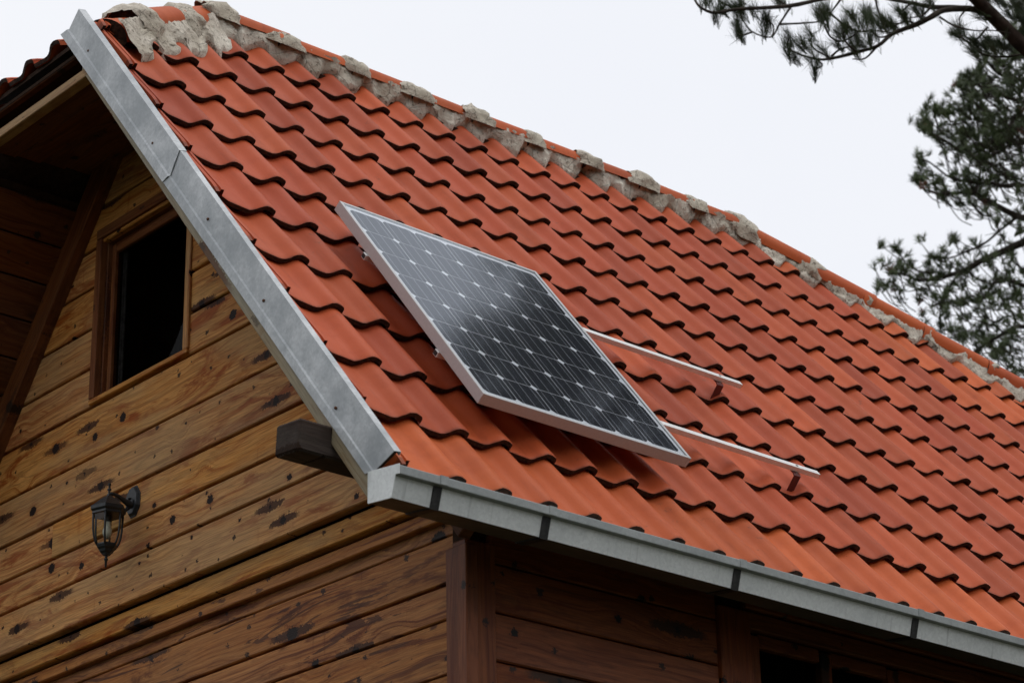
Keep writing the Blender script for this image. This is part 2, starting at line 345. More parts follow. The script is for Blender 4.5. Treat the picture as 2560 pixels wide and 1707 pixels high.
# ---- roof deck (both slopes) -------------------------------------------------
def hip_l(x): return 3.08 + 0.8 * (x + .15)          # slope length of the hip line, left end
def hip_r(x): return SAP - 0.51 * (x - 4.1)          # and right end
XL = -0.15 + (SAP - 3.08) / .8                       # where the left hip meets the ridge
XR, XE = 4.1, 7.4
HD = -.075
pol = [slope(-.08, -.02, HD), slope(XE, -.02, HD), slope(XE, hip_r(XE) - .05, HD), slope(XR, SAP - .03, HD), slope(XL, SAP - .03, HD), slope(-.08, 3.05, HD)]
mb = MB(); mb.prism(pol, [p + Vector((0, ST, -CT)) * .02 for p in pol])
mirror = lambda p: Vector((p.x, 2 * YR - p.y, p.z))
pol2 = [slope(-.08, -.02, HD), slope(XE, -.02, HD), slope(XE, hip_r(XE) - .05, HD), slope(XR, SAP - .05, HD), slope(XL + .12, SAP - .05, HD), slope(-.08, 2.86, HD)]
mb.prism([mirror(p) for p in pol2], [mirror(p + Vector((0, ST, -CT)) * .02) for p in pol2])
roof = put('roof', mb.mesh('roof', M['deck']), house)

# ---- clay tiles --------------------------------------------------------------
PROF = [(0, -.0262), (.07, -.0268), (.16, -.0280), (.28, -.0300), (.40, -.0318), (.48, -.0316), (.55, -.0275), (.61, -.0190), (.67, -.0085), (.725, .0000), (.78, .0050), (.84, .0060), (.90, .0045), (.955, .0012), (1.0, -.0022), (1.018, -.009)]
VERGE = [(-.44, -.060), (-.43, .008), (-.36, .011), (-.345, -.012), (-.25, -.013), (-.235, .004), (-.175, .005), (-.16, -.020)]
def prof(u):
    u = u % 1.0
    for (a, ha), (b, hb) in zip(PROF, PROF[1:]):
        if u <= b: return ha + (hb - ha) * (u - a) / (b - a)
    return 0.0
def tile_mesh(name, verge=False, wob=0):
    P = (VERGE if verge else []) + PROF
    ys = [(0.0, -.0042), (.008, -.0016), (.030, 0.0), (.18, 0.0), (.41, 0.0)]; th = .0175
    rnd_ = random.Random(wob)
    mb = MB(); n = len(P); top = []
    for y, dz in ys:
        for i, (u, h) in enumerate(P):
            j = (rnd_.random() - .5) * .003 if y == 0 else 0
            dr = 0
            if verge and i < len(VERGE): dr = .012 if i > 2 else .0       # the interlock flange stops short of the lip
            top.append((u * W, y + j + dr * (1 if y == 0 else 0) - (.03 if verge and i <= 2 and y == 0 else 0), h + dz - .031 * y / G))
    fs = []
    for a in range(len(ys) - 1):
        for i in range(n - 1): fs.append((a * n + i, a * n + i + 1, (a + 1) * n + i + 1, (a + 1) * n + i))
    mb.add(top, fs, 0)
    bot = [(x, y, z - th) for x, y, z in top[:n]]; botb = [(x, y, z - th) for x, y, z in top[-n:]]
    mb.add(top[:n] + bot, [(i, n + i, n + i + 1, i + 1) for i in range(n - 1)], 1)
    mb.add(bot + botb, [(i, n + i, n + i + 1, i + 1) for i in range(n - 1)], 0)
    for i in (0, n - 1):
        mb.add([top[i], top[(len(ys) - 1) * n + i], botb[i], bot[i]], [(0, 1, 2, 3)], 0)
    me = bpy.data.meshes.new(name); me.from_pydata(mb.v, [], mb.f); me.materials.append(M['tile']); me.materials.append(M['edge'])
    me.polygons.foreach_set('material_index', mb.m)
    bm = bmesh.new(); bm.from_mesh(me); bmesh.ops.remove_doubles(bm, verts=bm.verts, dist=.0002); bmesh.ops.recalc_face_normals(bm, faces=bm.faces); bm.to_mesh(me); bm.free()
    smooth_by_angle(me, math.radians(50))
    return me
TM = [tile_mesh('roof_tile', False, i) for i in range(6)]; TV = [tile_mesh('verge_tile', True, 10 + i) for i in range(3)]
def visible(P, pad=120):
    q = P + Vector((0, 0, ZO)) - CAM; z = q.dot(f); u = 1280 + FPX * q.dot(r) / z; v = 853.5 + FPX * q.dot(d) / z
    return -pad < u < 2560 + pad and -pad < v < 1707 + pad
rt = random.Random(3)
ROWOFF = {0: -.013}
for c in range(0, 40):
    for rr in range(0, 12):
        x0, s0 = c * W, rr * G + ROWOFF.get(rr, 0)
        if s0 > min(hip_l(x0 + .2), SAP, hip_r(x0)) - .03: continue
        if not visible(slope(x0 + .1, s0 + .15)): continue
        me = TV[rt.randrange(3)] if c == 0 else TM[rt.randrange(6)]
        jit = Matrix.Translation((rt.gauss(0, .0012), rt.gauss(0, .003), rt.gauss(0, .0010))) @ Matrix.Rotation(rt.gauss(0, .005), 4, 'Z') @ Matrix.Rotation(rt.gauss(0, .006), 4, 'X')
        mt = at(ROOF, x0, s0, 0) @ jit
        if s0 + .41 > min(hip_l(x0), SAP, hip_r(x0 + .21)) - .01:         # cut against the hip or the ridge
            me = me.copy(); bm = bmesh.new(); bm.from_mesh(me)
            cuts = [((0, SAP - s0 - .004, 0), (0, 1, 0))]
            if x0 < XL: cuts.append(((-.15 - x0, 3.08 - s0, 0), Vector((-.8, 1, 0))))
            if x0 + .2 > XR: cuts.append(((XR - x0, SAP - s0, 0), Vector((.51, 1, 0))))
            for co, no in cuts:
                bmesh.ops.bisect_plane(bm, geom=bm.verts[:] + bm.edges[:] + bm.faces[:], plane_co=co, plane_no=no, clear_outer=True)
            bm.to_mesh(me); bm.free()
            if not len(me.polygons): continue
        o = put('roof_tile', me, roof, mt)
        org = 0.0
        if rr == 0: org = .55 + .45 * rt.random()
        elif rr == 1: org = .18 * rt.random()
        if rr >= 7 and x0 > 4.0 + (10 - rr) * .25: org = rt.choice([0, .3, .7, .9, .8])
        if rt.random() < .08: org = max(org, .35 * rt.random())
        o.color = (org, 0, 0, 1)

# ---- half-hip over the gable: a few tiles seen from below at its eave ---------
HIPA = math.radians(25)
hip = put('gablet_roof', None, house, Matrix.Translation((-.15, YR, 2.47 + ZO)))
E2 = 2.440
HM = T0 @ Matrix.Translation((-.165, 0, E2)) @ Matrix(((0, math.cos(HIPA), -math.sin(HIPA), 0), (-1, 0, 0, 0), (0, math.sin(HIPA), math.cos(HIPA), 0), (0, 0, 0, 1)))
me_d = MB(); q = [(-.13, 1.93, 2.40), (-.13, 2 * YR - 1.93, 2.40), (XL, YR, 2.40 + (XL + .13) * math.tan(HIPA) - .02)]
me_d.prism([Vector(p) for p in q], [Vector(p) - Vector((0, 0, .02)) for p in q])
bpy.data.objects.remove(hip); hip = put('gablet_roof', me_d.mesh('gablet_roof', M['deck']), house)
for k_ in range(6):
    for row_ in range(2):
        yl = 1.925 + .205 * k_                      # right-hand tip of the tile
        if yl < 2.08 + row_ * .20 or yl > 2 * YR - 1.78 - row_ * .50: continue
        o = put('roof_tile', TM[k_ % 6], hip, at(HM, -yl - .2 + .02, row_ * G, 0)); o.color = (.5 * rt.random(), 0, 0, 1)

# ---- ridge: half-round caps bedded in mortar ----------------------------------
def ridge_frame(t):                                       # path along hip, ridge, hip
    pass
A0, A1, A2, A3 = slope(-.07, 3.13), slope(XL, SAP), slope(XR, SAP), slope(XE, hip_r(XE))
nA = Vector((0, -ST, CT)); nB = Vector((0, ST, CT)); nH = Vector((-math.sin(HIPA), 0, math.cos(HIPA)))
segs = [(A0, A1, (nA + nH).normalized(), .088, 3), (A1, A2, Vector((0, 0, 1)), .074, 9), (A2, A3, (nA + Vector((math.sin(HIPA), 0, math.cos(HIPA)))).normalized(), .074, 9)]
def cap_mesh(name, length, rad, rise):
    mb = MB(); n = 13; rows = [(0, 1.10), (.018, 1.12), (.035, 1.09), (.06, 1.0), (length * .5, .97), (length, .92)]
    vs_ = []
    for x, k_ in rows:
        for j in range(n):
            a = math.pi * (j / (n - 1)) ; yy = math.cos(a) * rad * k_; zz = (math.sin(a) ** .8) * rise * k_ * 1.9 - rise * .9 * k_
            vs_.append((x, yy, zz))
    mb.add(vs_, [(i * n + j, i * n + j + 1, (i + 1) * n + j + 1, (i + 1) * n + j) for i in range(len(rows) - 1) for j in range(n - 1)])
    mb.add([(x, y * .9, z - .014) for x, y, z in vs_[:n]] + vs_[:n], [(j, j + 1, n + j + 1, n + j) for j in range(n - 1)], 1)
    mb.add([(x, y * .9, z - .014) for x, y, z in vs_[:n]], [tuple(range(n))], 1)
    me = mb.mesh(name, [M['cap'], M['edge']], False); smooth_by_angle(me, math.radians(55)); return me
def lump(p, s1, a1): return noise.noise(Vector(p) * s1) * a1
def collar_mesh(seed, rad, rise, wd):
    mb = MB(); n = 17; m_ = 9; vs_ = []; so = Vector((seed * 3.1, seed * 1.7, 0))
    for i in range(m_):
        x = (i / (m_ - 1) - .5) * wd
        e = math.sin(math.pi * i / (m_ - 1)) ** .6
        for j in range(n):
            a = math.pi * j / (n - 1)
            k_ = .86 + .34 * e + .32 * noise.noise(Vector((x * 18, a * 1.9, 0)) + so) + .15 * noise.noise(Vector((x * 60, a * 5, 3)) + so)
            xx = x + .05 * noise.noise(Vector((i * .1, a * 2.2, 7)) + so)
            vs_.append((xx, math.cos(a) * rad * k_, (math.sin(a) ** .8) * rise * 1.9 * k_ - rise * .9 * k_ - .012))
    mb.add(vs_, [(i * n + j, i * n + j + 1, (i + 1) * n + j + 1, (i + 1) * n + j) for i in range(m_ - 1) for j in range(n - 1)])
    return mb.mesh('mortar_collar', M['mortar'], True)
# mortar fillet under the caps on the visible slope
def fillet(p0, p1, up, side, x_of, L_, low, seed, NR=13):
    """p0->p1 the cap line; side = unit vector down the visible slope, square to the line; up = slope normal"""
    mb = MB(); N = max(20, int(L_ / .008)); vs_ = []; so = Vector((seed * 5.0, 0, 0))
    t = (p1 - p0).normalized()
    for i in range(N + 1):
        x = L_ * i / N; base = p0 + t * x
        nn = noise.noise(Vector((x * 6.0, 0, 0)) + so) * .032 + noise.noise(Vector((x * 17.0, 2, 0)) + so) * .036
        for j in range(NR):
            vv = j / (NR - 1)
            p = base + side * 0.0
            # bottom reach depends on the tile wave: mortar runs down into the pans
            q = base + side * (low + nn)
            ph = prof((q.x) / W)
            reach = low + nn + (-ph) * (1.9 if seed == 1 else 1.15)
            dist = .052 + (reach - .052) * (1 - vv)
            P = base + side * dist
            pt = prof(P.x / W)
            hcap = (.040 if seed < 3 else .022) + .016 * noise.noise(Vector((x * 7, 5, seed)))
            h = pt * (1 - vv) + hcap * vv
            if j == 0: h = pt - .022
            else: h = max(h, pt + .003) + .005 + lump((P.x, P.y + seed, P.z), 13, .011) + lump((P.x, P.y, P.z), 36, .010) + lump((P.x, P.y, P.z), 85, .005)
            vs_.append(P + up * h)
    mb.add(vs_, [(i * NR + j, i * NR + j + 1, (i + 1) * NR + j + 1, (i + 1) * NR + j) for i in range(N) for j in range(NR - 1)])
    return mb
R_ = MB()
for si, (p0, p1, up_, rad, ncap) in enumerate(segs):
    t = (p1 - p0).normalized(); side = nA.cross(t); side = side if side.z < 0 else -side
    side.normalize()
    low = (.18, .088, .105)[si]
    fb = fillet(p0, p1, nA, side, None, (p1 - p0).length, low, si + 1)
    R_.add(fb.v, fb.f)
ridge = put('ridge', R_.mesh('ridge', M['mortar'], True), house)
for si, (p0, p1, up_, rad, ncap) in enumerate(segs):
    t = (p1 - p0).normalized(); L_ = (p1 - p0).length; sp_ = L_ / ncap; pos = [sp_ * i for i in range(ncap)] if si else [.045, L_ * .24, L_ * .62]
    ya = up_.cross(t).normalized(); ua = t.cross(ya)
    cm = [cap_mesh('ridge_tile', sp_ + .05, rad, .042 if si else .042)]
    for i in range(ncap):
        P = p0 + t * (pos[i] + (rt.gauss(0, .018) if i else 0))
        if not visible(P, 260): continue
        jz = rt.gauss(0, .004)
        F_ = Matrix(((t.x, ya.x, ua.x, P.x), (t.y, ya.y, ua.y, P.y), (t.z, ya.z, ua.z, P.z + jz + ZO), (0, 0, 0, 1)))
        base_h = .004 if si else (-.030 if i == 0 else -.004)
        o = put('ridge_tile', cm[0], ridge, F_ @ Matrix.Translation((-.01, 0, base_h)) @ Matrix.Rotation(rt.gauss(0, .012), 4, 'Z') @ Matrix.Rotation(-.03, 4, 'Y')); o.color = (.35 + .5 * rt.random(), 0, 0, 1)
        if si == 0 and i == 0: continue
        if si == 2 and i > 1 : wd_, kk = .06, .92
        else: wd_, kk = .15 + .05 * rt.random(), 1.05 + .22 * rt.random()
        put('mortar_collar', collar_mesh(i + 20 * si, rad * kk, (.045 if si else .046) * kk, wd_), ridge, F_ @ Matrix.Translation((.03, 0, base_h + .008)))

# ---- verge flashing, barge board ----------------------------------------------
def lerp(a, b, t): return a + (b - a) * t
XV = -.15
def vline(a, b): return lambda t: Vector((XV, lerp(a[0], b[0], t), lerp(a[1], b[1], t)))
fold = vline((.029, -.053), (2.038, 2.455)); peak = vline((-.07, -.015), (1.972, 2.520)); lip = vline((.071, -.051), (2.098, 2.455))
def flash_section(t0, t1, skew0, skew1, out):
    mb = MB(); N = 10; th = .0018; rows = []
    for i in range(N + 1):
        a = i / N
        def tt(k_): return lerp(t0 + skew0 * k_, t1 + skew1 * k_, a)
        f_, p_, l_ = fold(tt(0)), peak(tt(1)), lip(tt(-.3))
        nrm = Vector((0, -ST, CT)); wv_ = noise.noise(Vector((tt(0) * 9, t0 * 5, 0))) * .003
        o_ = Vector((-out, 0, 0))
        rows.append([l_ + Vector((-.004, 0, 0)) + o_, l_.lerp(f_, .85) + Vector((-.005 + wv_, 0, 0)) + o_, f_ + Vector((.0, 0, 0)) + o_, f_.lerp(p_, .5) + Vector((wv_, 0, 0)) + o_, p_ + o_, p_ + Vector((.024, 0, 0)) + nrm * (.003 + out), p_ + Vector((.026, 0, 0)) - nrm * .012])
    n = len(rows[0]); v1 = [q_ for rw in rows for q_ in rw]
    fs = [(i * n + j, i * n + j + 1, (i + 1) * n + j + 1, (i + 1) * n + j) for i in range(N) for j in range(n - 1)]
    mb.add(v1, fs)
    me = mb.mesh('verge_sheet', M['galv'], False); return me
mbv = MB()
mbv.prism([Vector((-.148, p.y, p.z)) + Vector((0, ST, -CT)) * .012 for p in (fold(.005), fold(.985), peak(.985), peak(.005))][::1], [Vector((-.125, p.y, p.z)) + Vector((0, ST, -CT)) * .012 for p in (fold(.005), fold(.985), peak(.985), peak(.005))])
verge = put('verge_flashing', mbv.mesh('verge_flashing', M['darkwood']), house)
JT = .605
for nm, (t0, t1, s0_, s1_, out) in (('lower', (0.0, JT + .03, 0, .0, 0.0)), ('upper', (JT, 1.0, .012, 0, .0035))):
    o = put('verge_sheet', flash_section(t0, t1, s0_, s1_, out), verge)
    md = o.modifiers.new('thickness', 'SOLIDIFY'); md.thickness = .002; md.offset = 0
nm_ = MB(); nm_.lathe([(.0, .004), (.0045, .003), (.006, 0), (.003, -.01)][::-1], 8)
nail = nm_.mesh('nail', M['rust'])
for y_, z_ in ((1.374, 1.654), (1.879, 2.282), (.989, 1.188), (.636, .743), (.226, .220)):
    put('nail', nail, verge, T0 @ Matrix.Translation((XV - .004, y_, z_)) @ Matrix.Rotation(-math.pi / 2, 4, 'Y'))
def plank_mesh(name, length, height, thick, mat, bevel=.0035):
    mb = MB(); mb.box((0, 0, 0), (length, thick, height)); return mb.mesh(name, mat, False, bevel)
# a matrix with local x along a, local z along c, local y = c x a, origin o (house coordinates)
def frame(o, a, c):
    a = Vector(a).normalized(); c = Vector(c); b = c.cross(a).normalized(); c = a.cross(b)
    return T0 @ Matrix(((a.x, b.x, c.x, o[0]), (a.y, b.y, c.y, o[1]), (a.z, b.z, c.z, o[2]), (0, 0, 0, 1)))
# barge board: runs up the verge behind the flashing
bl0, bl1 = Vector((-.150, .055, -.148)), Vector((-.150, 1.881, 2.153))
bd = (bl1 - bl0).normalized(); bu = Vector((0, -bd.z, bd.y))
mb = MB()
bot0, bot1 = bl0, bl1 + bd * .02
tp0, tp1 = Vector((-.15, -.035, -.09)), bl1 + bu * .11 + bd * .20
lo0 = Vector((-.15, .055, -.05))
pts = [bot0, bot1, Vector((-.15, 1.93, 2.21)), tp1, Vector((-.15, .03, .02)), Vector((-.15, .052, -.06))]
ob = Matrix.Translation((0, 0, 0))
Fb = frame(bl0, bd, bu); Fi = (T0.inverted() @ Fb).inverted()
pl = [Fi @ (p + Vector((.002, 0, 0))) for p in pts]; pl2 = [Fi @ (p + Vector((.032, 0, 0))) for p in pts]
mb.prism(pl, pl2)
put('barge_board', mb.mesh('barge_board', M['barge'], False, .003), house, Fb)

# ---- gutter -------------------------------------------------------------------
GP = [(.055, -.046), (.055, -.148), (-.060, -.161), (-.079, -.093)]
GX0, GX1 = -.152, 7.2
mb = MB(); th = .0018
inner = [(.053, -.046), (.053, -.146), (-.0585, -.159), (-.078, -.094), (-.080, -.070)]
ring = GP; n = len(ring)
mb.add([(GX0, y, z) for y, z in ring] + [(GX1, y, z) for y, z in ring], [(j, j + 1, n + j + 1, n + j) for j in range(n - 1)])
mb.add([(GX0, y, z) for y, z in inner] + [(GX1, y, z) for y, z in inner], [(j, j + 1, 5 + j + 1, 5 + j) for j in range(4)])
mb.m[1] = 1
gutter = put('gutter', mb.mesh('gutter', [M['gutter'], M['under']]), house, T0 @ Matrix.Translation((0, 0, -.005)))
bd_ = MB(); bp = [(-.074, -.0945), (-.099, -.0930), (-.1005, -.0640), (-.076, -.0625)]
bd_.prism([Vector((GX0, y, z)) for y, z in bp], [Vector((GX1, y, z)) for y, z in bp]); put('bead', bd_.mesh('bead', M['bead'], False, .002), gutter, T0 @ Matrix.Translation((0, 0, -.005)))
mb = MB(); cap = [(.0565, -.043), (.0565, -.150), (-.062, -.163), (-.082, -.092), (-.100, -.094), (-.1015, -.061)]
mb.prism([Vector((GX0 - .004, y, z)) for y, z in cap], [Vector((GX0, y, z)) for y, z in cap])
put('end_cap', mb.mesh('end_cap', M['gutter'], False, .001), gutter, T0 @ Matrix.Translation((0, 0, -.005)))
bm_ = MB(); bw = .017; t_ = .004
path = [(.058, -.03), (.0585, -.151), (-.0625, -.1655), (-.0835, -.094)]
for a in range(3):
    (y0, z0), (y1, z1) = path[a], path[a + 1]; dn = Vector((0, z1 - z0, -(y1 - y0))).normalized() * -t_
    p = [Vector((-bw, y0, z0)), Vector((bw, y0, z0)), Vector((bw, y1, z1)), Vector((-bw, y1, z1))]
    bm_.prism(p, [q_ - dn for q_ in p])
brk = bm_.mesh('bracket', M['strap'])
cm_ = MB(); cm_.prism([Vector((-.016, -.1005, -.0905)), Vector((.016, -.1005, -.0905)), Vector((.016, -.1022, -.0615)), Vector((-.016, -.1022, -.0615))], [Vector((-.016, -.075, -.088)), Vector((.016, -.075, -.088)), Vector((.016, -.075, -.060)), Vector((-.016, -.075, -.060))])
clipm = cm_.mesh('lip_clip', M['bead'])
for x in (.015, .475, 1.368, 2.324, 3.27, 4.2, 5.1, 6.0):
    b_ = put('bracket', brk, gutter, at(T0, x, 0, -.005)); put('lip_clip', clipm, gutter, at(T0, x + .012, 0, -.005))

# ---- gable wall ---------------------------------------------------------------
YC = .28                                     # outer face of the long wall
mb = MB()
roofY = lambda z: (z + .15) / math.tan(TH)                      # underside of the roof boards at height z
zs = [-4.3, .0, 2.62]
WIN = (1.985, 2.645, 1.163, 1.845)                                # opening y0 y1 z0 z1
xb = .57
def wallpoly(y0, z0, y1, z1):
    mb.box((xb, y0, z0), (xb + .10, y1, z1))
wallpoly(.36, -4.3, 2 * YR - .36, 0.2)
for za, zb in ((.2, .5), (.5, .9), (.9, WIN[2])): wallpoly(roofY(zb) + .03, za, 2 * YR - roofY(zb) - .03, zb)
for za, zb in ((WIN[2], 1.50), (1.50, WIN[3])):
    wallpoly(roofY(zb) + .03, za, WIN[0], zb); wallpoly(WIN[1], za, 2 * YR - roofY(zb) - .03, zb)
wallpoly(roofY(2.35) + .03, WIN[3], 2 * YR - roofY(2.35) - .03, 2.35)
gw = put('gable_wall', mb.mesh('gable_wall', M['darkwood']), house)
rb = random.Random(11)
def gable_plank(y0, y1, z0, z1, x, mat, thick=.05, gap=.0125):
    # local x runs from y1 towards y0 so that the outside face looks along -X
    me = plank_mesh('plank', y1 - y0 - .002, z1 - z0 - gap, thick, mat, .004)
    return put('plank', me, gw, frame((x + rb.gauss(0, .0012), y1 - .001, z0 + gap * .5), (0, -1, 0), (0, 0, 1)) @ Matrix.Rotation(rb.gauss(0, .0006), 4, 'Y'))
ZB = [.190, .381, .528, .690, .901, 1.133, 1.318, 1.503, 1.70, 1.885, 2.07, 2.26]
for i, (z0, z1) in enumerate(zip(ZB, ZB[1:])):
    ya, yb = roofY(z1) + .03, 2 * YR - roofY(z1) - .03
    if z1 <= 1.14:
        cut = {2: [2.93]}.get(i, [])
        e = [ya] + cut + [yb]
        for a, b in zip(e, e[1:]): gable_plank(a, b, z0, z1, XW, M['gable'])
    elif z1 < 1.95:
        gable_plank(ya, WIN[0] - .0, z0, z1, XW, M['gable']); gable_plank(WIN[1], yb, z0, z1, XW, M['gable'])
    else: gable_plank(ya, yb, z0, z1, XW, M['gable'])
for z0, z1, x in ((.096, .186, XW + .034), (.036, .098, XW + .060)): gable_plank(.34, 2 * YR - .34, z0, z1, x, M['gable'] if z0 > .05 else M['lower'])
zl = [.046, -.012, -.180, -.303, -.495, -.66, -.82, -.99]
for z1, z0 in zip(zl, zl[1:]): gable_plank(.36, 2 * YR - .36, z0, z1, XW + .085, M['lower'], .05, .008)
# skirt below the frame (down to the ground)
mb = MB(); mb.box((0, 0, 0), (2 * YR - .72, .05, 3.31)); put('wall_base', mb.mesh('wall_base', M['lower']), gw, frame((XW + .085, 2 * YR - .36, -4.3), (0, -1, 0), (0, 0, 1)))
# corner post: two boards
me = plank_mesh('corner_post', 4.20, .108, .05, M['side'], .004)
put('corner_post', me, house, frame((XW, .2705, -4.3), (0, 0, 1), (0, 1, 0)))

# ---- gable window -------------------------------------------------------------
mb = MB(); y0, y1, z0, z1 = WIN; fw = .055
F0 = (XW - .012, y1 + .0, z0)
def yz_box(mb, ya, yb, za, zb, xa, xb_): mb.box((xa, ya, za), (xb_, yb, zb))
win = None
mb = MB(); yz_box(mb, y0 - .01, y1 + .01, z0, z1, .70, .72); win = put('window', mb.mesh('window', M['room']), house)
def trim(name, ya, yb, za, zb, xa, xb_, mat, vertical):
    if vertical: Mx = frame((xa, ya, za), (0, 0, 1), (0, 1, 0)); me_ = plank_mesh(name, zb - za, yb - ya, xb_ - xa, mat, .003)
    else: Mx = frame((xa, yb, za), (0, -1, 0), (0, 0, 1)); me_ = plank_mesh(name, yb - ya, zb - za, xb_ - xa, mat, .003)
    return put(name, me_, win, Mx)
trim('casing', y1 - .004, y1 + .036, z0 + .002, z1 + .06, XW - .014, XW + .02, M['trim'], True)
trim('casing', y0 - .03, y0 + .006, z0 + .002, z1 + .06, XW - .010, XW + .02, M['gable'], True)
trim('casing', y0 - .03, y1 + .036, z1 + .062, z1 + .11, XW - .014, XW + .02, M['trim'], False)
trim('sill', y0 - .03, y1 + .036, z0 - .022, z0, XW - .014, XW + .09, M['gable'], False)
trim('jamb', y1 - .012, y1, z0 + .003, z1 + .06, XW + .02, XW + .085, M['trim'], True)
trim('jamb', y0, y0 + .012, z0 + .003, z1 + .06, XW + .02, XW + .085, M['trim'], True)
trim('jamb', y0 + .013, y1 - .013, z1 + .045, z1 + .06, XW + .022, XW + .084, M['trim'], False)
for ya, yb, vert in ((y1 - .040, y1 - .013, 1), (y0 + .013, y0 + .045, 1)): trim('sash', ya, yb, z0 + .004, z1 + .044, XW + .040, XW + .073, M['trim'], True)
trim('sash', y0 + .047, y1 - .042, z1 - .004, z1 + .044, XW + .041, XW + .072, M['trim'], False)
trim('sash', y0 + .047, y1 - .042, z0 + .004, z0 + .03, XW + .041, XW + .072, M['trim'], False)
mb = MB(); mb.box((XW + .055, y0 + .046, z0 + .03), (XW + .058, y1 - .041, z1 - .004)); put('pane', mb.mesh('pane', M['wglass']), win)
mb = MB()
for yy in (y1 - .046, y1 - .064): mb.box((XW + .076, yy - .012, z0 + .03), (XW + .081, yy, z1))
put('curtain_edge', mb.mesh('curtain_edge', plain('grey_curtain', (.16, .155, .15), .9)), win)

# ---- soffit of the far slope and of the half-hip, rafters, beam ----------------
sf = MB(); OFF = -.155
Ml = T0 @ Matrix(((1, 0, 0, 0), (0, -CT, ST, 2 * YR), (0, ST, CT, 0), (0, 0, 0, 1)))     # far slope: (x, s, h)
sf.box((-.10, .0, OFF - .003), (xb, 2.80, OFF + .02))
soff = put('soffit', sf.mesh('soffit', M['darkwood']), house, Ml)
bsz = .178
for i in range(18):
    s_ = .1 + i * bsz
    if s_ + bsz > 2.84: break
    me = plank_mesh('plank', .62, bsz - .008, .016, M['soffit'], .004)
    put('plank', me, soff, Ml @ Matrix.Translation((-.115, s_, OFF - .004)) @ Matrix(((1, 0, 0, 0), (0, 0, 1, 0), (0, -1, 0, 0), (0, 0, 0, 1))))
# far barge board and the near-wall rafters
me = plank_mesh('rafter', SAP - .5, .12, .06, M['soffit'], .004)
put('rafter', me, house, frame(mirror(slope(XW - .055, .05, OFF - .125)), mirror(slope(0, 1, 0)) - mirror(slope(0, 0, 0)), mirror(slope(0, 0, 1)) - mirror(slope(0, 0, 0))))
me = plank_mesh('rafter', 3.0, .12, .05, M['soffit'], .004)
put('rafter', me, house, frame(slope(XW - .05, .02, -.23), (0, CT, ST), (0, -ST, CT)))
me = plank_mesh('barge_board', SAP - .72, .14, .03, M['barge'], .004)
put('barge_board', me, house, frame(mirror(slope(-.145, .0, -.12)), mirror(slope(0, 1, 0)) - mirror(slope(0, 0, 0)), mirror(slope(0, 0, 1)) - mirror(slope(0, 0, 0))))
# half-hip eave: pale batten, dark fascia, lath
hy0, hy1 = 1.86, 2 * YR - 1.68
me = plank_mesh('eave_batten', hy1 - hy0, .042, .05, M['fascia'], .003); put('eave_batten', me, house, frame((-.148, hy1, 2.176), (0, -1, 0), (0, 0, 1)))
me = plank_mesh('fascia_board', hy1 - hy0 - .04, .17, .025, M['soffit'], .003); me.materials[0] = M['darkwood']; put('fascia_board', me, house, frame((-.015, hy1 - .02, 2.22), (0, -1, 0), (0, 0, 1)))
me = plank_mesh('lath', hy1 - hy0 - .1, .018, .03, M['soffit'], .002); put('lath', me, house, frame((-.122, hy1 - .05, 2.325), (0, -1, 0), (0, 0, 1)))
mb = MB(); mb.box((-.125, 1.96, 2.33), (.5, 2 * YR - 1.78, 2.345)); hs_ = put('gablet_soffit', mb.mesh('gablet_soffit', M['darkwood']), house)
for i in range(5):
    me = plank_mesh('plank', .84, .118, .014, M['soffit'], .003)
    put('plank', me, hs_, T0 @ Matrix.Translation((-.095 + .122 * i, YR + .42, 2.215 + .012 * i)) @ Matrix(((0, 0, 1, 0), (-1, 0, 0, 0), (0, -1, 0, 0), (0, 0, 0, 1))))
me = plank_mesh('purlin_beam', .80, .108, .131, M['beam'], .008)
put('purlin_beam', me, house, frame((-.278, .257, .057), (1, 0, 0), (0, -.08, 1)))

# ---- long wall under the gutter -------------------------------------------------
mb = MB(); mb.box((XW + .07, YC + .05, -4.3), (1.86, YC + .14, .10)); mb.box((1.86, YC + .05, -.12), (6.9, YC + .14, .10)); mb.box((1.86, YC + .05, -4.3), (6.9, YC + .14, -1.6))
lw = put('long_wall', mb.mesh('long_wall', M['darkwood']), house)
def long_plank(x0, x1, z0, z1, y, mat=None, thick=.045, gap=.006, name='plank', par=None):
    me = plank_mesh(name, x1 - x0, z1 - z0 - gap, thick, mat or M['side'], .005)
    return put(name, me, par or lw, T0 @ Matrix.Translation((x0, y, z0 + gap / 2)))
zz_ = [.12, .02, -.137, -.308, -.476, -.64, -.80, -.96, -1.13]
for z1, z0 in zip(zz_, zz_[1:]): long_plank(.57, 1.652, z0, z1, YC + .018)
for x0, x1 in ((.438, .568), (1.652, 1.815)):
    me = plank_mesh('wall_post', 4.22, x1 - x0, .07, M['side'], .005)
    put('wall_post', me, lw, frame((x1, YC, -4.3), (0, 0, 1), (-1, 0, 0)))
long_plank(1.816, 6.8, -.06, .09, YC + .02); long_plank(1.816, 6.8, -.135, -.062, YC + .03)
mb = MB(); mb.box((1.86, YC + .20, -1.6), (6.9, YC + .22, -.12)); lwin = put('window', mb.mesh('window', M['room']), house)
for x0, x1 in ((1.82, 1.90), (2.24, 2.30), (2.63, 2.70), (3.06, 3.13), (3.5, 3.6)):
    me = plank_mesh('mullion', 1.45, x1 - x0, .05, M['side'], .004); put('mullion', me, lwin, frame((x1, YC + .04, -1.6), (0, 0, 1), (-1, 0, 0)))
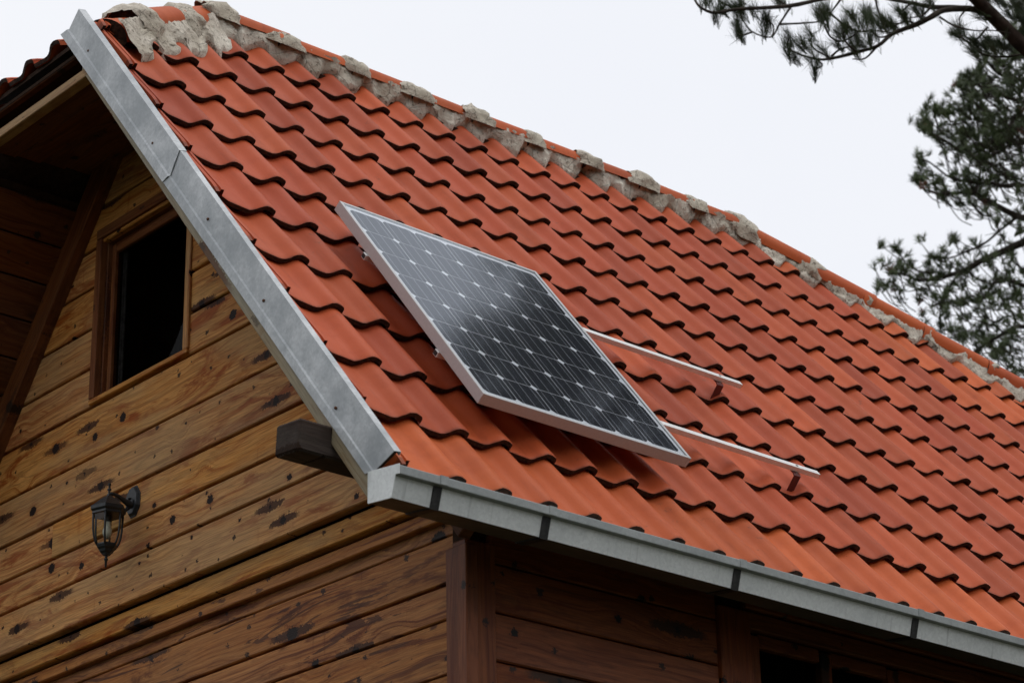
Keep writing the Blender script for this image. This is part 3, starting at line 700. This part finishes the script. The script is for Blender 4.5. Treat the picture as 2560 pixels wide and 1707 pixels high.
for x0, x1 in ((1.902, 2.238), (2.302, 2.628), (2.702, 3.058), (3.132, 3.498)):
    me = plank_mesh('sash', x1 - x0, .05, .04, M['side'], .004); put('sash', me, lwin, T0 @ Matrix.Translation((x0, YC + .045, -.19)))
    mb = MB(); mb.box((x0, YC + .07, -1.6), (x1, YC + .074, -.192)); put('pane', mb.mesh('pane', M['wglass']), lwin)

# ================================================================== SOLAR PANEL AND RAILS
HT, HB = .105, .063
px0, px1, ps0, ps1 = .445, 1.445, .436, 1.766
pw, pl_ = px1 - px0, ps1 - ps0
PM = at(ROOF, px0, ps0, HT) @ Matrix.Rotation(-.004, 4, 'Z')
pan = put('solar_panel', None, None, PM); pan['label'] = 'tilted solar panel of dark cells in a silver frame on red roof tiles'; pan['category'] = 'solar panel'; pan.empty_display_size = .2
fl, fd = .013, HT - HB
def pbox(name, lo, hi, mat, bev=.001, **kw):
    o_ = MB(); o_.box(lo, hi); return put(name, o_.mesh(name, mat, False, bev), pan, PM)
for lo, hi in (((0, 0, -fd), (fl, pl_, .0)), ((pw - fl, 0, -fd), (pw, pl_, .0)), ((fl, 0, -fd), (pw - fl, fl, -.0003)), ((fl, pl_ - fl, -fd), (pw - fl, pl_, -.0003))): pbox('frame_bar', lo, hi, M['alu'])
pbox('backsheet', (fl, fl, -.010), (pw - fl, pl_ - fl, -.0065), M['back'], 0)
cs_ = .1575; gx0, gy0 = (pw - 6 * cs_) / 2, (pl_ - 8 * cs_) / 2
def cell_mesh():
    h = .0770; k_ = .0155; z = 0.0003; mb = MB()
    oc = [(-h + k_, -h), (h - k_, -h), (h, -h + k_), (h, h - k_), (h - k_, h), (-h + k_, h), (-h, h - k_), (-h, -h + k_)]
    mb.prism([Vector((x, y, 0)) for x, y in oc], [Vector((x, y, z)) for x, y in oc], 0)
    for xx in (-.052, 0, .052): mb.add([(xx - .0009, -h, z + .0002), (xx + .0009, -h, z + .0002), (xx + .0009, h, z + .0002), (xx - .0009, h, z + .0002)], [(0, 1, 2, 3)], 1)
    return mb.mesh('solar_cell', [M['cell'], M['bus']])
cmx = cell_mesh()
for i in range(6):
    for j in range(8): put('solar_cell', cmx, pan, PM @ Matrix.Translation((gx0 + (i + .5) * cs_, gy0 + (j + .5) * cs_, -.0062)))
o_ = MB(); o_.box((fl, fl, -.0042), (pw - fl, pl_ - fl, -.0012)); put('pane', o_.mesh('pane', M['pglass']), pan, PM)

def rail(s_mid, x1, label):
    t = put('mounting_rail', None, None, at(ROOF, x1, s_mid, .045)); t['label'] = label; t['category'] = 'rail'; t['group'] = 'panel mounting rails'; t.empty_display_size = .1
    x0 = px0 - .004
    mb = MB(); hw = .0135; top = HB - .001; h_ = .021
    mb.add([(x0, -hw, top), (x1, -hw, top), (x1, -.005, top), (x0, -.005, top), (x0, hw, top), (x1, hw, top), (x1, .005, top), (x0, .005, top)], [(0, 1, 2, 3), (7, 6, 5, 4)])
    pr_ = [(-hw, top), (-hw, top - h_), (hw, top - h_), (hw, top)]
    mb = MB(); mb.prism([Vector((x0, y, z)) for y, z in pr_], [Vector((x1, y, z)) for y, z in pr_])
    Rm = at(ROOF, 0, s_mid, 0)
    put('rail_bar', mb.mesh('rail_bar', M['rail'], False, .0008), t, Rm)
    for xh in (x1 - .13, px0 + .14):
        hk = MB(); b = .019; zt = top - h_
        # strap folded from the rail foot back down the slope and under the tile above
        pth = [(.012, zt - .001), (-.024, zt - .001), (-.034, zt - .006), (-.044, -.018), (-.046, -.028)]
        for (ya, za), (yb, zb) in zip(pth, pth[1:]):
            p = [Vector((xh - b, ya, za)), Vector((xh + b, ya, za)), Vector((xh + b, yb, zb)), Vector((xh - b, yb, zb))]
            hk.prism(p, [q_ - Vector((0, 0, .005)) for q_ in p])
        ho = put('roof_hook', hk.mesh('roof_hook', M['hook']), t, Rm)
        bt = MB(); bt.lathe([(.0075, top - h_ - .012), (.0075, top - h_ - .0045), (.004, top - h_ - .0045), (.004, top - h_ + .0005)], 6, 0, 0, xh, -.022)
        bt.lathe([(.006, top - .004), (.006, top + .0025)], 6, 0, 0, xh, 0)
        put('bolt', bt.mesh('bolt', M['steel']), t, Rm)
    ec = MB(); ec.box((x1, -hw + .002, top - h_ + .002), (x1 + .002, hw - .002, top - .002)); ec.box((x0 - .002, -hw + .003, top - h_ + .003), (x0, hw - .003, top - .003)); put('end_plug', ec.mesh('end_plug', M['strap']), t, Rm)
    return t
rail(1.435, 2.455, 'upper silver mounting rail sticking out past the right side of the solar panel')
rail(.770, 2.430, 'lower silver mounting rail sticking out past the panel corner nearest the gutter')

# ================================================================== WALL LANTERN
LX, LY, LT = .305, 2.300, .660
lan = thing('wall_lantern', (XW, LY, .60 + ZO), 'black six-sided glass lantern on a bracket on the pine gable wall', 'lantern')
LM = T0 @ Matrix.Translation((LX, LY, LT))
a6 = math.radians(228)
def lat(name, pf, n, mat, rot=0.0, sm=False, mi=LM):
    mb = MB(); mb.lathe(pf, n, 0, rot); me = mb.mesh(name, mat)
    if sm: smooth_by_angle(me, math.radians(45))
    return put(name, me, lan, mi)
lat('finial', [(.0045, -.046), (.005, -.032), (.009, -.030), (.009, -.026), (.0045, -.024), (.004, -.012), (.0065, -.009), (.006, -.002), (.002, 0)], 10, M['iron'], 0, True)
lat('roof_cap', [(.068, -.137), (.066, -.128), (.074, -.120), (.074, -.106), (.069, -.104), (.058, -.094), (.047, -.084), (.036, -.073), (.024, -.063), (.011, -.055), (.007, -.046)], 6, M['iron'], a6)
for k_ in range(6):
    a = a6 + k_ * math.pi / 3
    pts_ = [(.062, -.135), (.0615, -.165), (.060, -.20), (.056, -.228), (.049, -.250), (.040, -.266)]
    mb = MB(); mb.tube([(x * math.cos(a), x * math.sin(a), z) for x, z in pts_], [.0042] * 6, 6); put('cage_bar', mb.mesh('cage_bar', M['iron'], True), lan, LM)
    b = a + math.pi / 3; mb = MB()
    gp = [(x - .002, z) for x, z in pts_]
    mb.add([(x * math.cos(a), x * math.sin(a), z) for x, z in gp] + [(x * math.cos(b), x * math.sin(b), z) for x, z in gp], [(i, i + 1, 7 + i, 6 + i) for i in range(5)])
    put('pane', mb.mesh('pane', M['lglass']), lan, LM)
lat('cup', [(.003, -.305), (.016, -.303), (.019, -.296), (.028, -.290), (.031, -.281), (.040, -.274), (.044, -.264), (.042, -.258)], 6, M['iron'], a6)
lat('drop_finial', [(.002, -.353), (.004, -.350), (.0055, -.325), (.0085, -.322), (.0085, -.317), (.005, -.315), (.0065, -.303)], 10, M['iron'], 0, True)
lat('lamp_holder', [(.013, -.165), (.015, -.150), (.014, -.125)], 10, M['iron'])
lat('bulb', [(.003, -.236), (.012, -.230), (.019, -.214), (.019, -.200), (.013, -.178), (.012, -.165)], 12, M['bulb'], 0, True)
mb = MB(); mb.tube([(0, 0, -.044), (.018, 0, -.042), (.045, .001, -.046), (.075, .002, -.060), (.100, .003, -.066), (XW - LX - .018, .004, -.062)], [.006, .0075, .0085, .011, .017, .026], 8); put('arm', mb.mesh('arm', M['iron'], True), lan, LM)
mb = MB(); mb.tube([(.092, .003, -.085), (.078, .002, -.100), (.066, .001, -.110)], [.010, .006, .004], 6); put('scroll', mb.mesh('scroll', M['iron'], True), lan, LM)
mb = MB()
oc = [(math.cos(math.pi * (k_ + .5) / 4) * .047, math.sin(math.pi * (k_ + .5) / 4) * .067) for k_ in range(8)]
mb.prism([Vector((XW - .006, LY + .008 + a, .610 + b)) for a, b in oc], [Vector((XW - .018, LY + .008 + a * .86, .610 + b * .86)) for a, b in oc])
mb.prism([Vector((XW + .002, LY + .008 + a * 1.06, .610 + b * 1.06)) for a, b in oc], [Vector((XW - .006, LY + .008 + a * 1.06, .610 + b * 1.06)) for a, b in oc])
put('back_plate', mb.mesh('back_plate', M['iron'], False, .001), lan)

# ================================================================== PINES
rp_ = random.Random(21)
def catmull(pts, n=5):
    P = [pts[0] * 2 - pts[1]] + list(pts) + [pts[-1] * 2 - pts[-2]]; out = []
    for i in range(1, len(P) - 2):
        for k_ in range(n):
            t = k_ / n; a, b, c, d_ = P[i - 1], P[i], P[i + 1], P[i + 2]
            out.append(.5 * ((2 * b) + (c - a) * t + (2 * a - 5 * b + 4 * c - d_) * t * t + (3 * b - a - 3 * c + d_) * t ** 3))
    out.append(P[-2]); return out
def tuft(mb, p, ax, ln, n, wd, spread=.8, mi=0):
    ax = ax.normalized(); a = ax.cross(Vector((.3, .9, .2))).normalized(); b = ax.cross(a)
    for i in range(n):
        ph = rp_.random() * 6.283; sp_ = spread * (.15 + .85 * rp_.random()); o_ = p - ax * (ln * .75 * rp_.random())
        dv = (ax + (a * math.cos(ph) + b * math.sin(ph)) * sp_).normalized()
        side = dv.cross(Vector((rp_.random() - .5, rp_.random() - .5, rp_.random() - .5))).normalized() * wd * .5
        l_ = ln * (.65 + .5 * rp_.random()); mid = o_ + dv * l_ * .55; dn = Vector((0, 0, .06 * l_))
        tip = o_ + dv * l_ + dn * (1 if rp_.random() < .6 else -1)
        k_ = len(mb.v); mb.v += [tuple(o_ - side), tuple(o_ + side), tuple(mid + side), tuple(mid - side), tuple(tip)]
        mb.f += [(k_, k_ + 1, k_ + 2, k_ + 3), (k_ + 3, k_ + 2, k_ + 4)]; mb.m += [mi, mi]
def W3(u, v, dep): return CAM + ray(u, v) * dep
# ---- near pine: its limbs reach in at the top right ------------------------------
TA = Vector((11.6, 4.3, 0)); DA = 15.5
near = thing('pine_tree', TA, 'nearer pine whose dark limbs and needle tufts hang across the top right sky', 'tree')
def raw(name, mb, mats, par, smooth=False):
    me = bpy.data.meshes.new(name); me.from_pydata(mb.v, [], mb.f)
    for m_ in mats: me.materials.append(m_)
    me.polygons.foreach_set('material_index', mb.m)
    if smooth: me.polygons.foreach_set('use_smooth', [True] * len(me.polygons))
    return put(name, me, par, Matrix.Identity(4))
mb = MB(); tp = [TA + Vector((.0, 0, -.1)), TA + Vector((.1, .1, 3)), TA + Vector((-.1, .2, 7)), TA + Vector((.15, .1, 11)), TA + Vector((0, .2, 15)), TA + Vector((.1, 0, 19))]
mb.tube(catmull(tp), [.30 - .25 * i / 25 for i in range(26)], 12); raw('trunk', mb, [M['bark']], near, True)
S2 = 840 / 2352.0
def cpx(x, y): return (1720 + x * S2, y * S2)
def branch(tree, pts, r0, r1, dep, crown=None, dz=0.0, mat='twig', jit=.12, joins=None):
    P = []
    for i, (x, y) in enumerate(pts):
        u, v = cpx(x, y); P.append(W3(u, v, dep + dz * i + rp_.uniform(-jit, jit)))
    if joins is not None: P = [joins] + P
    C_ = catmull(P, 4)
    mb = MB(); n = len(C_); mb.tube(C_, [(r0 + (r1 - r0) * i / (n - 1)) * (1 + .25 * noise.noise(C_[i] * 9)) for i in range(n)], 6)
    raw('branch', mb, [M[mat]], tree, True); return C_
crown = MB()
limb = branch(near, [(2800, 760), (2420, 400), (2200, 180), (2080, 60), (1960, -60), (1800, -200)], .056, .040, DA, mat='bark', joins=tp[2] + Vector((-.1, 0, -.4)))
B1 = branch(near, [(2200, 160), (2050, 85), (1950, 62), (1790, 75), (1700, 122), (1600, 172), (1430, 240), (1330, 322), (1180, 368), (1000, 412), (900, 415), (760, 378)], .024, .006, DA)
B2 = branch(near, [(1950, 60), (1830, 55), (1700, 50), (1560, 22), (1460, 4), (1300, -30)], .020, .010, DA + .1)
B3 = branch(near, [(1460, -60), (1180, -40), (940, -5), (700, 45), (350, 66), (190, 92), (90, 55), (40, -10), (10, -60)], .017, .006, DA - .2)
subs = [[(720, 50), (640, 170), (580, 262), (450, 225), (390, 150), (370, 110)], [(640, 172), (790, 165), (910, 155), (950, 150)], [(1075, -10), (1000, 90), (950, 150)], [(990, 92), (1100, 180), (1200, 222), (1300, 215), (1430, 232)], [(955, 180), (1000, 262), (1080, 290), (1180, 235), (1240, 180)],
        [(1760, 120), (1860, 180), (2000, 215), (2130, 215), (2260, 235)], [(1310, -10), (1340, 100), (1400, 160), (1500, 165)], [(900, 415), (940, 460), (880, 492)], [(1000, 410), (880, 340), (860, 270)], [(1180, 366), (1100, 290), (1090, 225)], [(1330, 320), (1240, 410), (1150, 415)], [(780, 380), (700, 340), (705, 260)],
        [(1000, 400), (1060, 350), (1140, 330), (1260, 330)], [(1430, 240), (1340, 262), (1260, 200)], [(350, 66), (240, 20), (180, -30)], [(700, 45), (640, 10), (600, -30)], [(1560, 22), (1490, 90), (1470, 130)], [(1950, 62), (1900, 130), (1905, 185)], [(2100, 190), (1990, 300), (1900, 250)], [(2352, 380), (2200, 400), (2060, 380), (1990, 320), (1910, 260)],
        [(1700, 50), (1640, 110), (1530, 130)], [(450, 225), (380, 250), (350, 235)], [(1600, 172), (1530, 150), (1440, 185)], [(590, 262), (600, 190), (560, 140)]]
SB = [branch(near, s_, .0075, .0035, DA + rp_.uniform(-.2, .2), jit=.05) for s_ in subs]
tips = [(360, 50), (370, 100), (345, 215), (370, 250), (565, 150), (540, 105), (520, 190), (130, 15), (150, -10), (190, 105), (705, 260), (690, 310), (715, 375), (740, 395), (785, 295), (860, 250), (865, 425), (885, 485), (955, 75), (955, 150), (940, 110), (945, 345), (1035, 315), (1095, 220), (1065, 190), (1140, 100), (1155, 120), (1150, 335), (1200, 300), (1265, 280), (1255, 60), (1235, 110), (1270, 110),
        (1480, 75), (1510, 100), (1330, 185), (1440, 185), (1210, 190), (1895, 245), (1905, 200), (1410, 165), (1700, 20), (620, 0), (640, 5), (1160, 340), (980, 60), (1530, 145), (1380, 190), (1990, 330), (2000, 380), (1300, 250), (1040, 240), (350, 165), (250, 40), (360, 20), (905, 80)]
tips += [(2080, -20), (2200, 20), (2290, 40), (2340, 90), (2250, 90), (2330, 10), (2300, 130), (2345, 160), (2150, 5), (2050, 120), (2020, 300), (2100, 300), (2180, 310), (2060, 340), (2140, 345), (2230, 330), (1640, 110), (1590, 60), (1360, 120), (1290, 150), (1120, 180), (460, 70), (300, 60), (230, 60), (820, 300), (1180, 250)]
for x, y in tips:
    u, v = cpx(x, y); p = W3(u, v, DA + rp_.uniform(-.2, .2))
    up = (-d * .9 - r * .35 + f * rp_.uniform(-.5, .3) + r * rp_.uniform(-.4, .4)) if x < 1850 else (-d * .7 - r * .7)
    for _ in range(3): tuft(crown, p + Vector((rp_.gauss(0, .012), rp_.gauss(0, .012), rp_.gauss(0, .012))), up + Vector((rp_.gauss(0, .2), rp_.gauss(0, .2), rp_.gauss(0, .2))), .110, 44, .0019, .7)
    if rp_.random() < .35: tuft(crown, p, -r * 1 + d * .6 + f * rp_.uniform(-.4, .4), .12, 18, .0017, .9)
for C_ in SB:
    for q in C_[::5]: tuft(crown, q, -d * .8 + r * rp_.uniform(-.8, .4), .085, 12, .0018, .8)
# the crown above the frame (it is what the panel glass mirrors)
def crown_mass(mb, cen, rad, n, ln, wd, nn, seed, keep=None):
    rs = random.Random(seed)
    for _ in range(n):
        while True:
            q = Vector((rs.uniform(-1, 1), rs.uniform(-1, 1), rs.uniform(-1, 1)))
            if q.length < 1: break
        p = cen + Vector((q.x * rad[0], q.y * rad[1], q.z * rad[2]))
        if noise.noise(p * 1.15 + Vector((seed, 0, 0))) < -.17: continue
        tuft(mb, p, Vector((rs.gauss(0, .7), rs.gauss(0, .7), .8)), ln, nn, wd, .9)
crown_mass(crown, Vector((12.2, 3.8, 17.1)), (2.2, 2.1, 2.1), 1500, .34, .034, 16, 5)
crown_mass(crown, Vector((12.4, 3.6, 13.6)), (2.4, 2.6, 1.4), 500, .34, .030, 16, 9)
raw('crown', crown, [M['needle']], near)
for k_ in range(9):
    z = 12.0 + k_ * .75; a = k_ * 2.4; b0 = TA + Vector((0, .1, z)); 
    mb = MB(); C_ = catmull([b0, b0 + Vector((math.cos(a) * 1.0, math.sin(a) * 1.0, .25)), b0 + Vector((math.cos(a) * 2.2, math.sin(a) * 2.2, .7))], 4); mb.tube(C_, [.07 - .055 * i / (len(C_) - 1) for i in range(len(C_))], 6); raw('branch', mb, [M['bark']], near, True)
# ---- far pine: soft mass at the right edge ----------------------------------------
DB = 25.0
base_b = W3(2830, 900, DB); TB = Vector((base_b.x, base_b.y, 0))
far = thing('pine_tree', TB, 'farther bushy pine rising behind the end of the ridge at the right edge', 'tree')
mb = MB(); tb = [TB + Vector((0, 0, -.1)), TB + Vector((.2, 0, 4)), TB + Vector((0, .2, 9)), TB + Vector((.3, 0, 14)), TB + Vector((.1, .1, 18))]
mb.tube(catmull(tb), [.28 - .22 * i / 20 for i in range(21)], 10); raw('trunk', mb, [M['bark']], far, True)
def fb(pts, r0, r1, jit=.15):
    P = [W3(u, v, DB + rp_.uniform(-jit, jit) * 3) for u, v in pts]; C_ = catmull(P, 4); mb = MB(); n = len(C_)
    mb.tube(C_, [r0 + (r1 - r0) * i / (n - 1) for i in range(n)], 6); raw('branch', mb, [M['twig']], far, True); return C_
def c2(x, y): return (2150 + x * 410 / 1169.0, 400 + y * 550 / 1568.0)
def c3_(x, y): return (2350 + x * 210 / 588.0, y * 560 / 1568.0)
FB = [fb([(2830, 760)] + [c2(*q) for q in [(1300, 560), (1160, 590), (1000, 660), (880, 710), (760, 780), (640, 820), (540, 840), (420, 860), (330, 820), (200, 790)]], .05, .008),
      fb([c2(*q) for q in [(760, 780), (680, 840), (620, 950), (570, 1080), (575, 1210)]], .014, .006), fb([c2(*q) for q in [(560, 800), (450, 800), (340, 750), (280, 660), (240, 620)]], .012, .006),
      fb([(2830, 640)] + [c2(*q) for q in [(1250, 440), (1120, 400), (960, 320), (820, 240), (700, 235), (560, 240), (440, 200), (385, 130)]], .045, .006),
      fb([c2(*q) for q in [(1130, 400), (1000, 500), (880, 600), (740, 660), (640, 700), (540, 690)]], .016, .006), fb([c2(*q) for q in [(820, 240), (850, 150), (860, 60), (850, -60)]], .012, .006),
      fb([(2830, 560)] + [c2(*q) for q in [(1200, 190), (1060, 190), (940, 170), (800, 160), (650, 130), (500, 20), (400, -20)]], .03, .006),
      fb([(2830, 860)] + [c2(*q) for q in [(1200, 1190), (1060, 1220), (930, 1290), (800, 1380), (760, 1420)]], .03, .010), fb([(2830, 820)] + [c2(*q) for q in [(1180, 900), (1060, 860), (960, 870), (860, 1010), (760, 970)]], .03, .008),
      fb([(2830, 400)] + [c3_(*q) for q in [(590, 830), (500, 880), (420, 950), (330, 1020), (200, 1080), (60, 1000), (-80, 920), (-160, 860)]], .035, .006),
      fb([(2830, 300)] + [c3_(*q) for q in [(560, 560), (420, 520), (330, 430), (260, 330), (180, 260), (90, 230)]], .03, .006), fb([(2830, 350)] + [c3_(*q) for q in [(520, 700), (400, 640), (260, 600), (150, 560)]], .03, .006),
      fb([(2830, 480)] + [c3_(*q) for q in [(600, 1010), (430, 1060), (290, 1120), (280, 1200), (250, 1330)]], .02, .006)]
fc = MB()
clusters = [(2240, 660, 45, 35, 16), (2225, 710, 30, 25, 12), (2290, 700, 50, 35, 16), (2350, 640, 45, 45, 18), (2380, 590, 14, 12, 4), (2340, 760, 30, 40, 12), (2300, 735, 25, 10, 4), (2420, 700, 60, 45, 22), (2500, 660, 60, 50, 24), (2400, 770, 60, 45, 22), (2500, 770, 70, 60, 40), (2430, 840, 70, 35, 30), (2520, 850, 60, 50, 36), (2540, 920, 30, 40, 14), (2560, 720, 40, 80, 26), (2480, 880, 60, 30, 16), (2390, 830, 30, 20, 8),
            (2300, 400, 14, 22, 7), (2360, 445, 60, 24, 14), (2430, 460, 50, 30, 16), (2320, 440, 22, 16, 8), (2400, 480, 60, 22, 12), (2500, 430, 60, 40, 26), (2560, 470, 40, 50, 18), (2450, 530, 60, 30, 10), (2540, 560, 50, 40, 14), (2390, 500, 30, 10, 5),
            (2318, 280, 16, 24, 10), (2360, 280, 34, 26, 18), (2410, 265, 30, 25, 18), (2322, 320, 14, 16, 8), (2350, 330, 26, 24, 12), (2420, 330, 55, 45, 36), (2400, 370, 50, 26, 22), (2480, 300, 60, 50, 50), (2540, 320, 45, 60, 40), (2500, 370, 60, 40, 36), (2450, 400, 40, 20, 12),
            (2408, 205, 20, 22, 12), (2440, 225, 30, 30, 18), (2490, 220, 50, 45, 40), (2545, 210, 40, 60, 36), (2460, 170, 30, 25, 14), (2520, 150, 45, 35, 24), (2480, 110, 30, 24, 14), (2550, 100, 30, 40, 18), (2545, 30, 20, 40, 22), (2440, 180, 20, 10, 5)]
deadm = MB()
for u, v, su, sv_, n in clusters:
    for _ in range(int(n * 1.12)):
        du, dv_ = rp_.gauss(0, .62) * su, rp_.gauss(0, .62) * sv_
        p = W3(u + du, v + dv_, DB + rp_.uniform(-1.4, 1.4))
        ax = Vector((rp_.gauss(-.2, .6), rp_.gauss(0, .6), .75))
        tuft(deadm if rp_.random() < .02 else fc, p, ax, .095, 34, .0065, 1.35)
        if rp_.random() < .6:
            q = p + r * rp_.uniform(.05, .42) + d * rp_.uniform(.05, .30) + f * rp_.uniform(-.2, .2)
            fc.tube(catmull([p, p + (q - p) * .5 + d * .06, q], 3), [.005, .005, .006, .006, .006, .007, .007], 4, 1, False)
for C_ in FB:
    for q in C_[int(len(C_) * .45)::2]: tuft(fc, q + Vector((rp_.gauss(0, .04), rp_.gauss(0, .04), .03)), Vector((rp_.gauss(0, .5), rp_.gauss(0, .5), .8)), .09, 24, .0065, 1.3)
    for q in C_[-3:]: tuft(fc, q, -r * .6 - d * .8, .10, 34, .0065, 1.2)
    for q in C_[:-8:3]:
        dv = Vector((rp_.gauss(0, .6), rp_.gauss(0, .6), rp_.gauss(.2, .5))); fc.tube([q, q + dv * .10, q + dv * .2 + Vector((0, 0, .04))], [.006, .005, .003], 4, 1)
raw('crown', fc, [M['needle2'], M['twig']], far); raw('dead_needles', deadm, [M['dead']], far)
